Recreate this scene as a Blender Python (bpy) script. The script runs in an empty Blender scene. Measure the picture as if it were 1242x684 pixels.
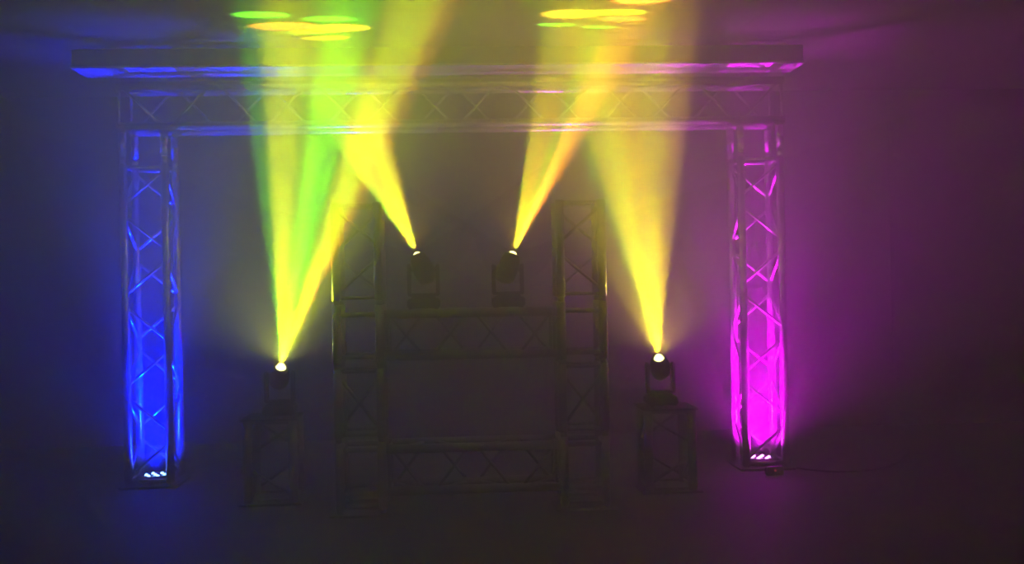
import bpy, bmesh, math, random
from mathutils import Vector, Matrix
random.seed(7)
PI = math.pi
SC = bpy.context.scene
COL = SC.collection

# ---------------------------------------------------------------- camera, world, exposure
EYE = 1.18
YAW, ROLL = math.radians(3.2), math.radians(1.1)
F = 1264.0                                   # focal length in pixels of the 1242 px wide frame
cam = bpy.data.cameras.new('camera')
cam.sensor_width = 36.0
cam.lens = 36.0 * F / 1242.0
cam.clip_start = 0.05
camera = bpy.data.objects.new('camera', cam)
COL.objects.link(camera)
camera.location = (0, 0, EYE)
fwd = Vector((math.sin(YAW), math.cos(YAW), 0))
right0 = Vector((math.cos(YAW), -math.sin(YAW), 0))
up0 = Vector((0, 0, 1))
cr, sr = math.cos(ROLL), math.sin(ROLL)
right = right0 * cr - up0 * sr
up = right0 * sr + up0 * cr
camera.matrix_world = Matrix.Translation(camera.location) @ Matrix((right, up, -fwd)).transposed().to_4x4()
SC.camera = camera

w = bpy.data.worlds.new('night')
SC.world = w
w.use_nodes = True
w.node_tree.nodes['Background'].inputs[0].default_value = (0.30, 0.22, 0.30, 1)
w.node_tree.nodes['Background'].inputs[1].default_value = 0.003

SC.view_settings.view_transform = 'Standard'
SC.view_settings.look = 'None'
SC.view_settings.exposure = 0.0
SC.view_settings.gamma = 1.0
SC.cycles.max_bounces = 12
SC.cycles.volume_bounces = 8
SC.cycles.sample_clamp_indirect = 4.0
SC.cycles.use_denoising = True

HAZE = 0.165            # haze density per metre
HEAD_POWER = 6000.0
UP_POWER = 66.0
HAZE_FILL = 65.0  # power of the fill spots added at the heads to brighten the haze
PLUME = 2.6
SC.cycles.volume_step_rate = 1.0
SC.cycles.volume_max_steps = 48
ROOM = dict(x0=-4.3, x1=5.3, y0=-1.0, y1=8.0, z=2.63)
CEIL = ROOM['z']


def at(px, py, Y):
    """world point seen at pixel (px, py) on the plane y = Y (used to take positions off the photograph)"""
    x, y = (px - 621) / F, -(py - 342) / F
    d = right * x + up * y + fwd
    d = d * (Y / d.y)
    return Vector((d.x, d.y, d.z + EYE))


def ceil_at(px, py, z=CEIL):
    x, y = (px - 621) / F, -(py - 342) / F
    d = right * x + up * y + fwd
    d = d * ((z - EYE) / d.z)
    return Vector((d.x, d.y, z))


# ---------------------------------------------------------------- materials
def mat(name, color, rough=0.5, metal=0.0, noise=0.0, nscale=8.0, bump=0.0, emit=None, strength=0.0):
    m = bpy.data.materials.new(name)
    m.use_nodes = True
    nt = m.node_tree
    b = nt.nodes['Principled BSDF']
    b.inputs['Base Color'].default_value = (*color, 1)
    b.inputs['Roughness'].default_value = rough
    b.inputs['Metallic'].default_value = metal
    if noise or bump:
        tc = nt.nodes.new('ShaderNodeTexCoord')
        n = nt.nodes.new('ShaderNodeTexNoise')
        n.inputs['Scale'].default_value = nscale
        n.inputs['Detail'].default_value = 5
        nt.links.new(tc.outputs['Object'], n.inputs['Vector'])
        if noise:
            r = nt.nodes.new('ShaderNodeValToRGB')
            r.color_ramp.elements[0].position = 0.3
            r.color_ramp.elements[1].position = 0.7
            r.color_ramp.elements[0].color = (*[c * (1 - noise) for c in color], 1)
            r.color_ramp.elements[1].color = (*[min(1, c * (1 + noise)) for c in color], 1)
            nt.links.new(n.outputs['Fac'], r.inputs['Fac'])
            nt.links.new(r.outputs['Color'], b.inputs['Base Color'])
        if bump:
            bp = nt.nodes.new('ShaderNodeBump')
            bp.inputs['Strength'].default_value = bump
            bp.inputs['Distance'].default_value = 0.01
            nt.links.new(n.outputs['Fac'], bp.inputs['Height'])
            nt.links.new(bp.outputs['Normal'], b.inputs['Normal'])
    if emit:
        b.inputs['Emission Color'].default_value = (*emit, 1)
        b.inputs['Emission Strength'].default_value = strength
    return m


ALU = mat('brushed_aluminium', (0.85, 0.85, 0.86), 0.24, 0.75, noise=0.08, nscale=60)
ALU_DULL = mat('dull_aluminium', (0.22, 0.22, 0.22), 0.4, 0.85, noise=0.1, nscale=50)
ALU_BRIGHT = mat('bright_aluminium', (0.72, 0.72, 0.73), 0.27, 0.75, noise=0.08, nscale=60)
STEEL = mat('black_steel', (0.035, 0.035, 0.038), 0.5, 0.3, noise=0.2, nscale=20)
BLACK = mat('black_plastic', (0.012, 0.012, 0.013), 0.45)
RUBBER = mat('black_rubber', (0.010, 0.010, 0.010), 0.8)
FLOOR = mat('dark_floor', (0.018, 0.016, 0.016), 0.6, noise=0.35, nscale=3, bump=0.1)
WALL = mat('dark_wall_paint', (0.016, 0.014, 0.015), 0.85, noise=0.12, nscale=4, bump=0.15)
CEILM = mat('ceiling_paint', (0.04, 0.038, 0.036), 0.85, noise=0.06, nscale=5, bump=0.1)
BODYM = mat('grey_beam_paint', (0.09, 0.085, 0.085), 0.8, noise=0.05, nscale=9)
BEAMM = mat('uplit_board_paint', (0.55, 0.55, 0.54), 0.7, noise=0.05, nscale=9)  # brightness of the uplit underside put into the colour
GLINT = mat('pale_glint', (0.8, 0.8, 0.78), 0.4)  # pale colour painted in for a glint


# ---------------------------------------------------------------- helpers
def link_bm(name, bm, m, parent=None, smooth=False):
    me = bpy.data.meshes.new(name)
    bm.to_mesh(me)
    bm.free()
    me.materials.append(m)
    if smooth:
        for p in me.polygons:
            p.use_smooth = True
    return link_me(name, me, parent)


def link_me(name, me, parent=None):
    o = bpy.data.objects.new(name, me)
    COL.objects.link(o)
    if parent:
        o.parent = parent
    return o


def thing(name, label, cat, loc=(0, 0, 0), group=None):
    o = bpy.data.objects.new(name, None)
    o.empty_display_size = 0.1
    COL.objects.link(o)
    o.location = loc
    return tag(o, label, cat, group)


def tag(o, label, cat, group=None, kind=None):
    o['label'] = label
    if cat:
        o['category'] = cat
    if group:
        o['group'] = group
    if kind:
        o['kind'] = kind
    return o


def add_box(bm, lo, hi, bevel=0.0):
    r = bmesh.ops.create_cube(bm, size=1.0)
    c = [(a + b) / 2 for a, b in zip(lo, hi)]
    s = [(b - a) for a, b in zip(lo, hi)]
    for v in r['verts']:
        v.co = Vector((v.co.x * s[0] + c[0], v.co.y * s[1] + c[1], v.co.z * s[2] + c[2]))
    if bevel:
        es = list({e for v in r['verts'] for e in v.link_edges})
        bmesh.ops.bevel(bm, geom=es, offset=bevel, segments=2, affect='EDGES')


def box_bm(lo, hi, bevel=0.0):
    bm = bmesh.new()
    add_box(bm, lo, hi, bevel)
    return bm


def add_tube(bm, a, b, r0, r1=None, seg=14):
    a, b = Vector(a), Vector(b)
    d = b - a
    q = Vector((0, 0, 1)).rotation_difference(d.normalized())
    M = Matrix.Translation((a + b) / 2) @ q.to_matrix().to_4x4()
    bmesh.ops.create_cone(bm, cap_ends=True, segments=seg, radius1=r0, radius2=r0 if r1 is None else r1,
                          depth=d.length, matrix=M)


def add_lathe(bm, prof, seg=28, M=Matrix.Identity(4)):
    rings = []
    for r, z in prof:
        rings.append([bm.verts.new(M @ Vector((r * math.cos(2 * PI * k / seg), r * math.sin(2 * PI * k / seg), z)))
                      for k in range(seg)])
    for i in range(len(rings) - 1):
        for k in range(seg):
            bm.faces.new((rings[i][k], rings[i][(k + 1) % seg], rings[i + 1][(k + 1) % seg], rings[i + 1][k]))
    bm.faces.new(list(reversed(rings[0])))
    bm.faces.new(rings[-1])


_tube_cache = {}


def unit_tube(r, length, m, seg=14):
    """a shared tube mesh along +Z of the given radius and length"""
    key = (round(r, 4), round(length, 4), m.name, seg)
    if key not in _tube_cache:
        bm = bmesh.new()
        add_tube(bm, (0, 0, 0), (0, 0, length), r, seg=seg)
        me = bpy.data.meshes.new('tube')
        bm.to_mesh(me)
        bm.free()
        me.materials.append(m)
        for p in me.polygons:
            p.use_smooth = len(p.vertices) == 4
        _tube_cache[key] = me
    return _tube_cache[key]


def rod(name, a, b, r, m, parent, seg=12):
    a, b = Vector(a), Vector(b)
    d = b - a
    o = link_me(name, unit_tube(r, d.length, m, seg), parent)
    o.location = a
    o.rotation_mode = 'QUATERNION'
    o.rotation_quaternion = Vector((0, 0, 1)).rotation_difference(d.normalized())
    return o


# ---------------------------------------------------------------- the room
def struct(name, bm, m, label=None):
    o = link_bm(name, bm, m)
    o['kind'] = 'structure'
    if label:
        o['label'] = label
    return o


R = ROOM
struct('floor', box_bm((R['x0'], R['y0'], -0.1), (R['x1'], R['y1'], 0)), FLOOR, 'dark floor of the club room')
struct('ceiling', box_bm((R['x0'], R['y0'], CEIL), (R['x1'], R['y1'], CEIL + 0.1)), CEILM,
       'plain ceiling with the coloured light spots')
struct('wall_back', box_bm((R['x0'], R['y1'], 0), (R['x1'], R['y1'] + 0.1, CEIL)), WALL, 'dark wall behind the truss frame')
struct('wall_left', box_bm((R['x0'] - 0.1, R['y0'], 0), (R['x0'], R['y1'] + 0.1, CEIL)), WALL, 'dark side wall')
struct('wall_right', box_bm((R['x1'], R['y0'], 0), (R['x1'] + 0.1, R['y1'] + 0.1, CEIL)), WALL, 'dark side wall')
# narrow boxed pipe casing on the back wall, right of the magenta tower
pa, pb = at(1083, 360, 7.97), at(1103, 360, 7.97)
struct('trim_1', box_bm((pa.x, 7.93, 0.35), (pb.x, 8.0, CEIL - 0.25), 0.004), WALL,
       'narrow vertical casing on the dark back wall')

# downstand beam under the ceiling
beam = thing('ceiling_beam', 'long dark ceiling beam with an underside lightened for the uplights, lit blue at its left end and magenta at its right', 'beam',
             (-0.03, 6.55, 2.515))
link_bm('beam_body', box_bm((-2.24, -0.145, 0.012), (2.24, 0.145, CEIL - 2.515), 0.004), BODYM, beam)
link_bm('underside_board', box_bm((-2.25, -0.15, 0), (2.25, 0.15, 0.014), 0.003), BEAMM, beam)['label'] = 'added board, pale to take the uplight'  # board added below the darker body so only the underside looks lit

# ---------------------------------------------------------------- haze
hz = bpy.data.materials.new('stage_haze')
hz.use_nodes = True
nt = hz.node_tree
nt.nodes.clear()
out = nt.nodes.new('ShaderNodeOutputMaterial')
vs = nt.nodes.new('ShaderNodeVolumeScatter')
vs.inputs['Color'].default_value = (0.90, 0.90, 0.92, 1)
vs.inputs['Density'].default_value = HAZE
vs.inputs['Anisotropy'].default_value = 0.35
nt.links.new(vs.outputs[0], out.inputs['Volume'])
# the smoke hangs thickest high up in the middle, above and in front of the booth
tcn = nt.nodes.new('ShaderNodeTexCoord')
sub = nt.nodes.new('ShaderNodeVectorMath')
sub.operation = 'SUBTRACT'
sub.inputs[1].default_value = (0.05, 4.3, 2.2)
mul = nt.nodes.new('ShaderNodeVectorMath')
mul.operation = 'MULTIPLY'
mul.inputs[1].default_value = (1 / 2.1, 1 / 1.9, 1 / 1.8)
lnn = nt.nodes.new('ShaderNodeVectorMath')
lnn.operation = 'LENGTH'
mrn = nt.nodes.new('ShaderNodeMapRange')
mrn.interpolation_type = 'SMOOTHERSTEP'
mrn.inputs['From Min'].default_value = 0.0
mrn.inputs['From Max'].default_value = 1.0
mrn.inputs['To Min'].default_value = HAZE * PLUME
mrn.inputs['To Max'].default_value = HAZE
nt.links.new(tcn.outputs['Object'], sub.inputs[0])
nt.links.new(sub.outputs[0], mul.inputs[0])
nt.links.new(mul.outputs[0], lnn.inputs[0])
nt.links.new(lnn.outputs['Value'], mrn.inputs['Value'])
nt.links.new(mrn.outputs[0], vs.inputs['Density'])
e = 0.004
haze = link_bm('haze', box_bm((R['x0'] + e, R['y0'] + e, e), (R['x1'] - e, R['y1'] - e, CEIL - e)), hz)
tag(haze, 'thin stage haze filling the whole room', 'haze', kind='stuff')


# ---------------------------------------------------------------- truss
def truss(root, L, s, rc, rd, n, axis, m, flip=False, ends=True, skip=()):
    """box truss from the root's origin along axis ('Z' or 'X'); s = chord spacing (centres); n diagonals per face"""
    h = s / 2

    def V(u, v, t):
        return Vector((u, v, t)) if axis == 'Z' else Vector((t, v, u))
    for u in (-h, h):
        for v in (-h, h):
            rod('chord', V(u, v, 0), V(u, v, L), rc, m, root, 18)
    step = L / n
    g = rc * 1.35 if axis == 'Z' else rc * 1.1
    # faces: front (v=-h), back (v=+h), sides (u=-h, u=+h)
    faces = [(lambda q: (q, -h), 0), (lambda q: (q, h), 1), (lambda q: (-h, q), 0), (lambda q: (h, q), 1)]
    for fi, (fn, ph) in enumerate(faces):
        if fi in skip:
            continue
        for k in range(n):
            up_ = (k + ph + (1 if flip else 0)) % 2 == 0
            t0, t1 = L - k * step - g, L - (k + 1) * step + g
            a, b = (h, -h) if up_ else (-h, h)
            ua, va = fn(a)
            ub, vb = fn(b)
            rod('diagonal', V(ua, va, t0), V(ub, vb, t1), rd, m, root, 10)
        if ends:
            for t in (rd * 1.5, L - rd * 1.5):
                ua, va = fn(-h)
                ub, vb = fn(h)
                rod('crossbar', V(ua, va, t), V(ub, vb, t), rd, m, root, 10)


def cubejoint(root, x, y, z0, z1, s, rc, m, name='corner_post'):
    """open corner block: posts with four rails top and bottom"""
    h = s / 2
    for u in (-h, h):
        for v in (-h, h):
            rod(name, (x + u, y + v, z0), (x + u, y + v, z1), rc * 0.98, m, root, 16)


def couplers(root, pts, r, m, axis='Z'):
    """conical couplers: the slim necks between two pieces of truss"""
    for p, l in pts:
        p = Vector(p)
        d = Vector((0, 0, l)) if axis == 'Z' else Vector((l, 0, 0))
        rod('coupler', p, p + d, r, m, root, 14)


S = 0.243
YT = 6.30 + S / 2
TOWER_TOP = 1.92
for x, lab in ((-1.825, 'outer truss tower lit from inside in deep blue'),
               (1.893, 'outer truss tower lit from inside in bright magenta')):
    t = thing('truss_tower', lab, 'truss', (x, YT, 0), 'outer truss towers')
    link_bm('base_plate', box_bm((-0.17, -0.17, 0), (0.17, 0.17, 0.012), 0.003), STEEL, t)
    h = S / 2
    z0 = 0.03
    root = t
    # the section starts just above the plate
    L = TOWER_TOP - z0

    def tower_section(root, z0, L, s, rc, rd, n, m, flip=False):
        before = set(root.children)
        truss(root, L, s, rc, rd, n, 'Z', m, flip)
        for c in root.children:
            if c not in before:
                c.location.z += z0
    tower_section(t, z0, L, S, 0.025, 0.0095, 7, ALU)
    couplers(t, [((u, v, TOWER_TOP), 0.06) for u in (-h, h) for v in (-h, h)], 0.019, ALU)
    couplers(t, [((u, v, 0.011), 0.02) for u in (-h, h) for v in (-h, h)], 0.019, ALU)
    for u in (-h, h):
        for v in (-h, h):
            rod('corner_post', (u, v, TOWER_TOP + 0.058), (u, v, 2.115), 0.0245, ALU, t, 18)

# overhead truss from tower to tower
x0, x1 = -1.825 - h - 0.03, 1.893 + h + 0.03
t = thing('overhead_truss', 'horizontal box truss resting across the tops of both lit towers', 'truss', (x0, YT, 2.145 + h))
truss(t, x1 - x0, S, 0.025, 0.0095, 14, 'X', ALU_BRIGHT)

# ---------------------------------------------------------------- booth frame in front
SI = 0.217
hi = SI / 2
YI = 5.365 + hi
Z1, Z2 = (0.12, 0.335), (0.81, 1.025)
for x, lab in ((-0.492, 'dark inner truss tower of the booth frame with a blue glint along its left edge'),
               (0.660, 'dark inner truss tower of the booth frame with a purple glint along its right edge')):
    t = thing('booth_tower', lab, 'truss', (x, YI, 0), 'inner booth towers')
    link_bm('base_plate', box_bm((-0.16, -0.16, 0), (0.16, 0.16, 0.012), 0.003), STEEL, t)
    for (a, b, n, fl) in ((0.40, 0.75, 1, x < 0), (1.10, 1.60, 2, x < 0)):
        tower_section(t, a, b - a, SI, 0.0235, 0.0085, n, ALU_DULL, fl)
    for (a, b) in ((0.03, 0.375), (0.775, 1.075)):
        for u in (-hi, hi):
            for v in (-hi, hi):
                rod('chord', (u, v, a), (u, v, b), 0.0235, ALU_DULL, t, 18)
        zz = [z for z in (0.05, 0.115, 0.335, 0.81, 1.025) if a < z < b]
        for z in zz:
            for v in (-hi, hi):
                rod('crossbar', (-hi, v, z), (hi, v, z), 0.012, ALU_DULL, t, 10)
                rod('crossbar', (v, -hi, z), (v, hi, z), 0.012, ALU_DULL, t, 10)
    couplers(t, [((u, v, z), l) for u in (-hi, hi) for v in (-hi, hi)
                 for z, l in ((0.011, 0.02), (0.374, 0.027), (0.749, 0.027), (1.074, 0.027))], 0.017, ALU_DULL)

xa, xb = -0.492 + hi + 0.024, 0.660 - hi - 0.024
for (za, zb), lab in ((Z1, 'lower cross truss of the booth frame just above the floor'),
                      (Z2, 'upper cross truss of the booth frame carrying two moving heads')):
    t = thing('booth_cross_truss', lab, 'truss', (xa, YI, (za + zb) / 2), 'booth cross trusses')
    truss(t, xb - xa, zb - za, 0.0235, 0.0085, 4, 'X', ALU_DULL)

# short totems for the outer heads
ST = 0.243
YTOT = 5.71 + ST / 2
TOTEM_TOP = 0.455
for x, lab in ((-1.01, 'short truss totem under the left outermost moving head'),
               (1.179, 'short truss totem under the right outermost moving head')):
    t = thing('truss_totem', lab, 'truss', (x, YTOT, 0), 'short totems')
    link_bm('base_plate', box_bm((-0.17, -0.17, 0), (0.17, 0.17, 0.012), 0.003), STEEL, t)
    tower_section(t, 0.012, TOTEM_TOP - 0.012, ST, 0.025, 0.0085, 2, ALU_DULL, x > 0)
    link_bm('top_plate', box_bm((-0.155, -0.155, TOTEM_TOP), (0.155, 0.155, TOTEM_TOP + 0.01), 0.003), STEEL, t)


# ---------------------------------------------------------------- moving heads with gobo beams
def gobo_light(name, origin, axis, dots, power, size_deg, parent, wash=(0.9, 0.8, 0.1), wash_w=0.0, soft=0.5):
    """a spot at origin pointing along axis; dots = (world point, radius_x, radius_y in tangent units, colour, weight)"""
    ld = bpy.data.lights.new(name, 'SPOT')
    ld.energy = power
    ld.spot_size = math.radians(size_deg)
    ld.spot_blend = 0.25
    ld.shadow_soft_size = 0.012
    lo = bpy.data.objects.new(name, ld)
    COL.objects.link(lo)
    zl = -axis.normalized()
    xl = Vector((1, 0, 0))
    xl = (xl - zl * xl.dot(zl)).normalized()
    yl = zl.cross(xl)
    Mw = Matrix((xl, yl, zl)).transposed()
    lo.matrix_world = Matrix.Translation(origin) @ Mw.to_4x4()
    lo.parent = parent
    lo.matrix_parent_inverse = Matrix.Translation(parent.location).inverted()
    ld.use_nodes = True
    nt = ld.node_tree
    N, Lk = nt.nodes, nt.links
    em = next(n for n in N if n.type == 'EMISSION')
    tc = N.new('ShaderNodeTexCoord')
    sp = N.new('ShaderNodeSeparateXYZ')
    Lk.new(tc.outputs['Normal'], sp.inputs[0])
    cb = N.new('ShaderNodeCombineXYZ')
    for i in (0, 1):
        dv = N.new('ShaderNodeMath')
        dv.operation = 'DIVIDE'
        Lk.new(sp.outputs[i], dv.inputs[0])
        Lk.new(sp.outputs[2], dv.inputs[1])
        ng = N.new('ShaderNodeMath')
        ng.operation = 'MULTIPLY'
        ng.inputs[1].default_value = -1
        Lk.new(dv.outputs[0], ng.inputs[0])
        Lk.new(ng.outputs[0], cb.inputs[i])
    total = None
    for (p, rx, ry, colr, wt) in dots:
        d = Mw.transposed() @ (Vector(p) - Vector(origin))
        u, v = d.x / -d.z, d.y / -d.z
        sb = N.new('ShaderNodeVectorMath')
        sb.operation = 'SUBTRACT'
        sb.inputs[1].default_value = (u, v, 0)
        Lk.new(cb.outputs[0], sb.inputs[0])
        ml = N.new('ShaderNodeVectorMath')
        ml.operation = 'MULTIPLY'
        ml.inputs[1].default_value = (1 / rx, 1 / ry, 0)
        Lk.new(sb.outputs[0], ml.inputs[0])
        ln = N.new('ShaderNodeVectorMath')
        ln.operation = 'LENGTH'
        Lk.new(ml.outputs[0], ln.inputs[0])
        mr = N.new('ShaderNodeMapRange')
        mr.interpolation_type = 'SMOOTHSTEP'
        sf = 1.0 if wt < 0.2 else soft              # the faint added fill lobe is fully soft
        mr.inputs['From Min'].default_value = 1.0 - sf
        mr.inputs['From Max'].default_value = 1.0 + soft * 0.3
        mr.inputs['To Min'].default_value = wt
        mr.inputs['To Max'].default_value = 0.0
        Lk.new(ln.outputs['Value'], mr.inputs['Value'])
        sc = N.new('ShaderNodeVectorMath')
        sc.operation = 'SCALE'
        sc.inputs[0].default_value = colr
        Lk.new(mr.outputs[0], sc.inputs['Scale'])
        if total is None:
            total = sc.outputs[0]
        else:
            ad = N.new('ShaderNodeVectorMath')
            ad.operation = 'ADD'
            Lk.new(total, ad.inputs[0])
            Lk.new(sc.outputs[0], ad.inputs[1])
            total = ad.outputs[0]
    Lk.new(total, em.inputs['Color'])
    em.inputs['Strength'].default_value = 1.0
    return lo


GLOW = mat('lamp_lens_glow', (0.9, 0.9, 0.9), 0.2, emit=(1.0, 0.93, 0.30), strength=8.0)


def moving_head(label, lens_px, Y, base_z, axis, dots, power, size=42, soft=0.5, fill_col=(1.0, 0.75, 0.12)):
    lens = at(*lens_px, Y)
    axis = axis.normalized()
    pivot = lens - axis * 0.085
    t = thing('moving_head_light', label, 'stage light', (pivot.x, pivot.y, base_z), 'moving head lights')
    pz = pivot.z - base_z
    # base with a small sloped top, then yoke, then head
    bm = bmesh.new()
    add_box(bm, (-0.085, -0.085, 0.004), (0.085, 0.085, 0.055), 0.008)
    add_box(bm, (-0.065, -0.065, 0.05), (0.065, 0.065, 0.066), 0.006)
    link_bm('base', bm, BLACK, t)
    for sx in (-1, 1):
        for sy in (-1, 1):
            bm = bmesh.new()
            add_tube(bm, (sx * 0.065, sy * 0.065, 0), (sx * 0.065, sy * 0.065, 0.006), 0.012)
            link_bm('foot', bm, RUBBER, t)
    bm = bmesh.new()
    add_box(bm, (-0.082, -0.03, 0.066), (0.082, 0.03, 0.082), 0.005)
    for s in (-1, 1):
        add_box(bm, (s * 0.074 - 0.010, -0.028, 0.07), (s * 0.074 + 0.010, 0.028, pz + 0.028), 0.006)
    link_bm('yoke', bm, BLACK, t)
    # head body: lathe along the beam axis, in the frame of the thing
    q = Vector((0, 0, 1)).rotation_difference(axis)
    Mh = Matrix.Translation((0, 0, pz)) @ q.to_matrix().to_4x4()
    bm = bmesh.new()
    add_lathe(bm, [(0.020, -0.078), (0.040, -0.072), (0.052, -0.050), (0.056, -0.010), (0.054, 0.030),
                   (0.046, 0.062), (0.042, 0.080), (0.030, 0.080), (0.029, 0.070)], 32, Mh)
    hd = link_bm('head', bm, BLACK, t, True)
    bm = bmesh.new()
    add_lathe(bm, [(0.0285, 0.071), (0.024, 0.080), (0.021, 0.088), (0.016, 0.095), (0.009, 0.099), (0.002, 0.100)], 28, Mh)
    ln = link_bm('lens', bm, GLOW, hd, True)
    ln['label'] = 'glowing yellow-white lens'
    for s in (-1, 1):
        bm = bmesh.new()
        add_tube(bm, (s * 0.05, 0, pz), (s * 0.066, 0, pz), 0.014)
        link_bm('pivot_knob', bm, BLACK, hd)
    sd = bpy.data.lights.new('haze_fill', 'SPOT')          # fill spot added to brighten the haze between the beams
    sd.energy = HAZE_FILL * (0.8 if base_z < 0.8 else 0.25)
    sd.color = fill_col
    sd.spot_size = math.radians(125)
    sd.spot_blend = 1.0
    sd.shadow_soft_size = 0.03
    so = bpy.data.objects.new('haze_fill', sd)
    COL.objects.link(so)
    so.rotation_mode = 'QUATERNION'
    so.rotation_quaternion = Vector((0, 0, -1)).rotation_difference((axis * 0.4 + Vector((0, -0.3, 0.8))).normalized())
    so.location = Vector((0, 0, pz)) + axis * 0.125
    so.parent = t
    gobo_light('beam', lens + axis * 0.017, axis, dots, power, size, t, soft=soft)
    return t


GREEN = (0.14, 0.95, 0.01)
LIME = (0.55, 1.0, 0.006)
YEL = (1.0, 0.80, 0.008)
YELLIME = (0.78, 0.95, 0.008)
GOLD = (1.0, 0.56, 0.01)
ORG = (1.0, 0.28, 0.02)


def dots_from_px(lens, axis, spec, zc=CEIL):
    """spec: (px centre x, px centre y, px half width, colour, weight, ry/rx) of light spots on the ceiling"""
    res = []
    for (px, py, hw, c, wt, asp) in spec:
        p = ceil_at(px, py, zc)
        q = ceil_at(px + hw, py, zc)
        dist = (p - lens).length
        cosang = (p - lens).normalized().dot(axis.normalized())
        rx = (q - p).length / (dist * cosang)
        res.append((p, rx, rx * asp, c, wt))
    return res


def build_head(label, px, Y, base_z, aim_px, spec, power, size=42, soft=0.5, fill_col=(1.0, 0.62, 0.06)):
    lens = at(*px, Y)
    axis = ceil_at(*aim_px) - lens
    moving_head(label, px, Y, base_z, axis, dots_from_px(lens, axis, spec), power, size, soft, fill_col)


RIDE = Z2[1] + 0.0235
build_head('small black moving head on the booth cross truss sending its beam up to the left', (506, 309), YI, RIDE,
           (385, 30),
           [(316, 18, 34, GREEN, 1.4, 0.5), (401, 23, 33, GREEN, 1.1, 0.45), (345, 32, 42, ORG, 1.3, 0.5),
            (415, 34, 36, GOLD, 1.5, 0.55), (378, 39, 30, LIME, 0.9, 0.4), (396, 46, 30, YEL, 1.1, 0.4)],
           HEAD_POWER * 1.6, 44, 0.3)
build_head('small black moving head on the booth cross truss sending its beam up to the right', (622, 308), YI, RIDE,
           (725, 20),
           [(692, 17, 38, GOLD, 1.1, 0.6), (748, 15, 34, LIME, 1.0, 0.45), (755, 23, 28, ORG, 1.0, 0.5),
            (675, 30, 26, GREEN, 0.8, 0.35), (727, 33, 23, GREEN, 0.8, 0.3), (778, 0, 34, ORG, 1.8, 0.6)],
           HEAD_POWER * 1.6, 44, 0.3)
build_head('small black moving head on the left short totem with a wide green and yellow beam', (341, 444), YTOT,
           TOTEM_TOP + 0.01, (430, -105),
           [(290, -99, 26, GREEN, 0.7, 1.2), (343, -99, 46, YELLIME, 1.2, 1.2), (400, -60, 40, LIME, 0.9, 1.0),
            (445, -105, 54, GREEN, 1.15, 1.2), (542, -105, 50, YELLIME, 1.2, 1.2), (588, -95, 28, ORG, 1.0, 1.2),
            (540, -160, 270, YELLIME, 0.12, 0.8)],  # wide faint lobe added to fill the haze at top centre
           HEAD_POWER * 1.25, 110, 0.38, (0.75, 0.85, 0.06))
build_head('small black moving head on the right short totem with a wide yellow beam', (799, 433), YTOT,
           TOTEM_TOP + 0.01, (735, -105),
           [(620, -99, 30, GREEN, 0.4, 1.2), (665, -99, 44, YEL, 0.8, 1.2), (720, -120, 44, GOLD, 1.0, 1.2),
            (780, -99, 46, YEL, 1.0, 1.2), (835, -105, 34, GOLD, 0.7, 1.2), (700, -60, 40, LIME, 0.7, 1.0),
            (630, -160, 270, YEL, 0.13, 0.8)],  # matching fill lobe, added from the right side
           HEAD_POWER * 1.0, 110, 0.38)


# ---------------------------------------------------------------- flat LED uplights in the outer towers
def uplight(x, label, colr, led_col, power, wash):
    t = thing('led_uplight', label, 'stage light', (x, YT, 0.012), 'uplights in the tower bases')
    bm = bmesh.new()
    add_lathe(bm, [(0.085, 0.0), (0.095, 0.008), (0.095, 0.040), (0.088, 0.046), (0.080, 0.046), (0.078, 0.040)], 36)
    link_bm('housing', bm, BLACK, t, True)
    m = mat('led_glow_' + label.split()[0], (0.5, 0.5, 0.5), 0.3, emit=led_col, strength=16.0)
    me = None
    for k in range(7):
        a = 2 * PI * k / 6
        r = 0.0 if k == 6 else 0.054
        if me is None:
            bm = bmesh.new()
            add_lathe(bm, [(0.010, 0.038), (0.010, 0.046), (0.007, 0.050), (0.002, 0.052)], 16)
            o = link_bm('led', bm, m, t, True)
            me = o.data
        else:
            o = link_me('led', me, t)
        o.location = (r * math.cos(a), r * math.sin(a), 0)
    for s in (-1, 1):
        bm = bmesh.new()
        add_box(bm, (s * 0.098 - 0.003, -0.012, 0.0), (s * 0.098 + 0.003, 0.012, 0.035), 0.001)
        link_bm('bracket', bm, STEEL, t)
    for nm, ang, pw, rad in (('core_light', 46, power * 1.3, 0.05), ('wash_light', 142, power * wash, 0.05)):
        ld = bpy.data.lights.new(nm, 'SPOT')
        ld.energy = pw
        ld.color = colr
        ld.spot_size = math.radians(ang)
        ld.spot_blend = 1.0
        ld.shadow_soft_size = rad
        lo = bpy.data.objects.new(nm, ld)
        COL.objects.link(lo)
        lo.rotation_euler = (PI, 0, 0)
        lo.location = (0, 0, 0.065)
        lo.parent = t


uplight(-1.825, 'blue LED uplight lying flat inside the base of the left outer tower', (0.0, 0.005, 1.0), (0.15, 0.35, 1.0),
        UP_POWER * 48, 0.06)
uplight(1.893, 'magenta LED uplight lying flat inside the base of the right outer tower', (0.72, 0.0, 0.78), (1.0, 0.25, 1.0),
        UP_POWER * 28, 0.24)


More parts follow.
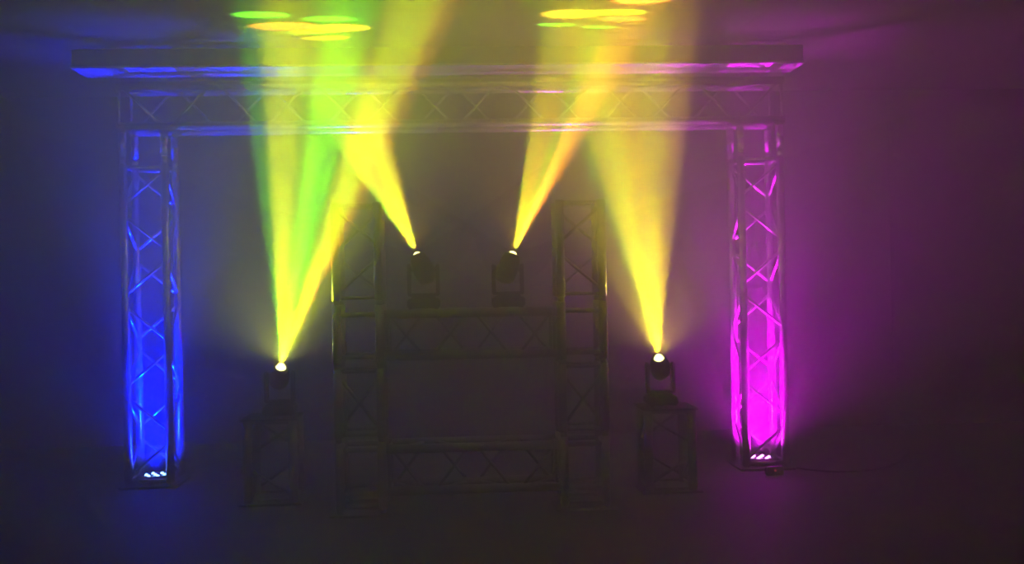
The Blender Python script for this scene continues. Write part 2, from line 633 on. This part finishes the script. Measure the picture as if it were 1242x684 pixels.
# ---------------------------------------------------------------- small things on the floor
def cable(name, pts, r, label):
    cu = bpy.data.curves.new(name, 'CURVE')
    cu.dimensions = '3D'
    cu.bevel_depth = r
    cu.bevel_resolution = 3
    sp = cu.splines.new('NURBS')
    sp.points.add(len(pts) - 1)
    for p, c in zip(sp.points, pts):
        p.co = (*c, 1)
    sp.order_u = 4
    sp.use_endpoint_u = True
    sp.resolution_u = 8
    cu.materials.append(RUBBER)
    tmp = bpy.data.objects.new(name, cu)
    COL.objects.link(tmp)
    me = bpy.data.meshes.new_from_object(tmp.evaluated_get(bpy.context.evaluated_depsgraph_get()))
    bpy.data.objects.remove(tmp)
    o = bpy.data.objects.new(name, me)
    COL.objects.link(o)
    tag(o, label, 'cable')


cable('power_cable', [(2.085, 6.3, 0.006), (2.13, 6.2, 0.006), (2.3, 6.1, 0.006), (2.55, 6.15, 0.006), (2.8, 6.4, 0.006),
                      (3.1, 6.9, 0.006), (3.3, 7.6, 0.006)], 0.005, 'thin black cable curving over the floor beside the magenta tower')

p = at(941, 596, 6.1)
t = thing('power_box', 'tiny black box with a red light on the floor by the magenta tower', 'power box', (p.x, 6.12, 0))
link_bm('case', box_bm((-0.05, -0.02, 0), (0.05, 0.02, 0.05), 0.004), BLACK, t)
REDL = mat('red_indicator', (0.5, 0.02, 0.02), 0.4, emit=(1.0, 0.08, 0.04), strength=1.0)
bm = bmesh.new()
add_tube(bm, (0, -0.0195, 0.03), (0, -0.024, 0.03), 0.006)
link_bm('indicator', bm, REDL, t)

# small pale ring added in place of two glints at the outer edge of the left totem
p = at(296, 570, 5.70)
t = thing('glint_ring', 'tiny shiny ring added for the glints at the left edge of the left short totem', 'glint', p)
bm = bmesh.new()
ring = [(0.014 * math.cos(a), 0, 0.026 * math.sin(a)) for a in [2 * PI * k / 14 for k in range(15)]]
for a, b in zip(ring[:-1], ring[1:]):
    add_tube(bm, a, b, 0.0035, seg=8)
link_bm('ring', bm, ALU_BRIGHT, t, True)
bm = bmesh.new()
add_tube(bm, (0.006, -0.004, -0.016), (0.014, -0.004, 0.012), 0.0042, seg=8)
link_bm('glint_bar', bm, GLINT, t, True)
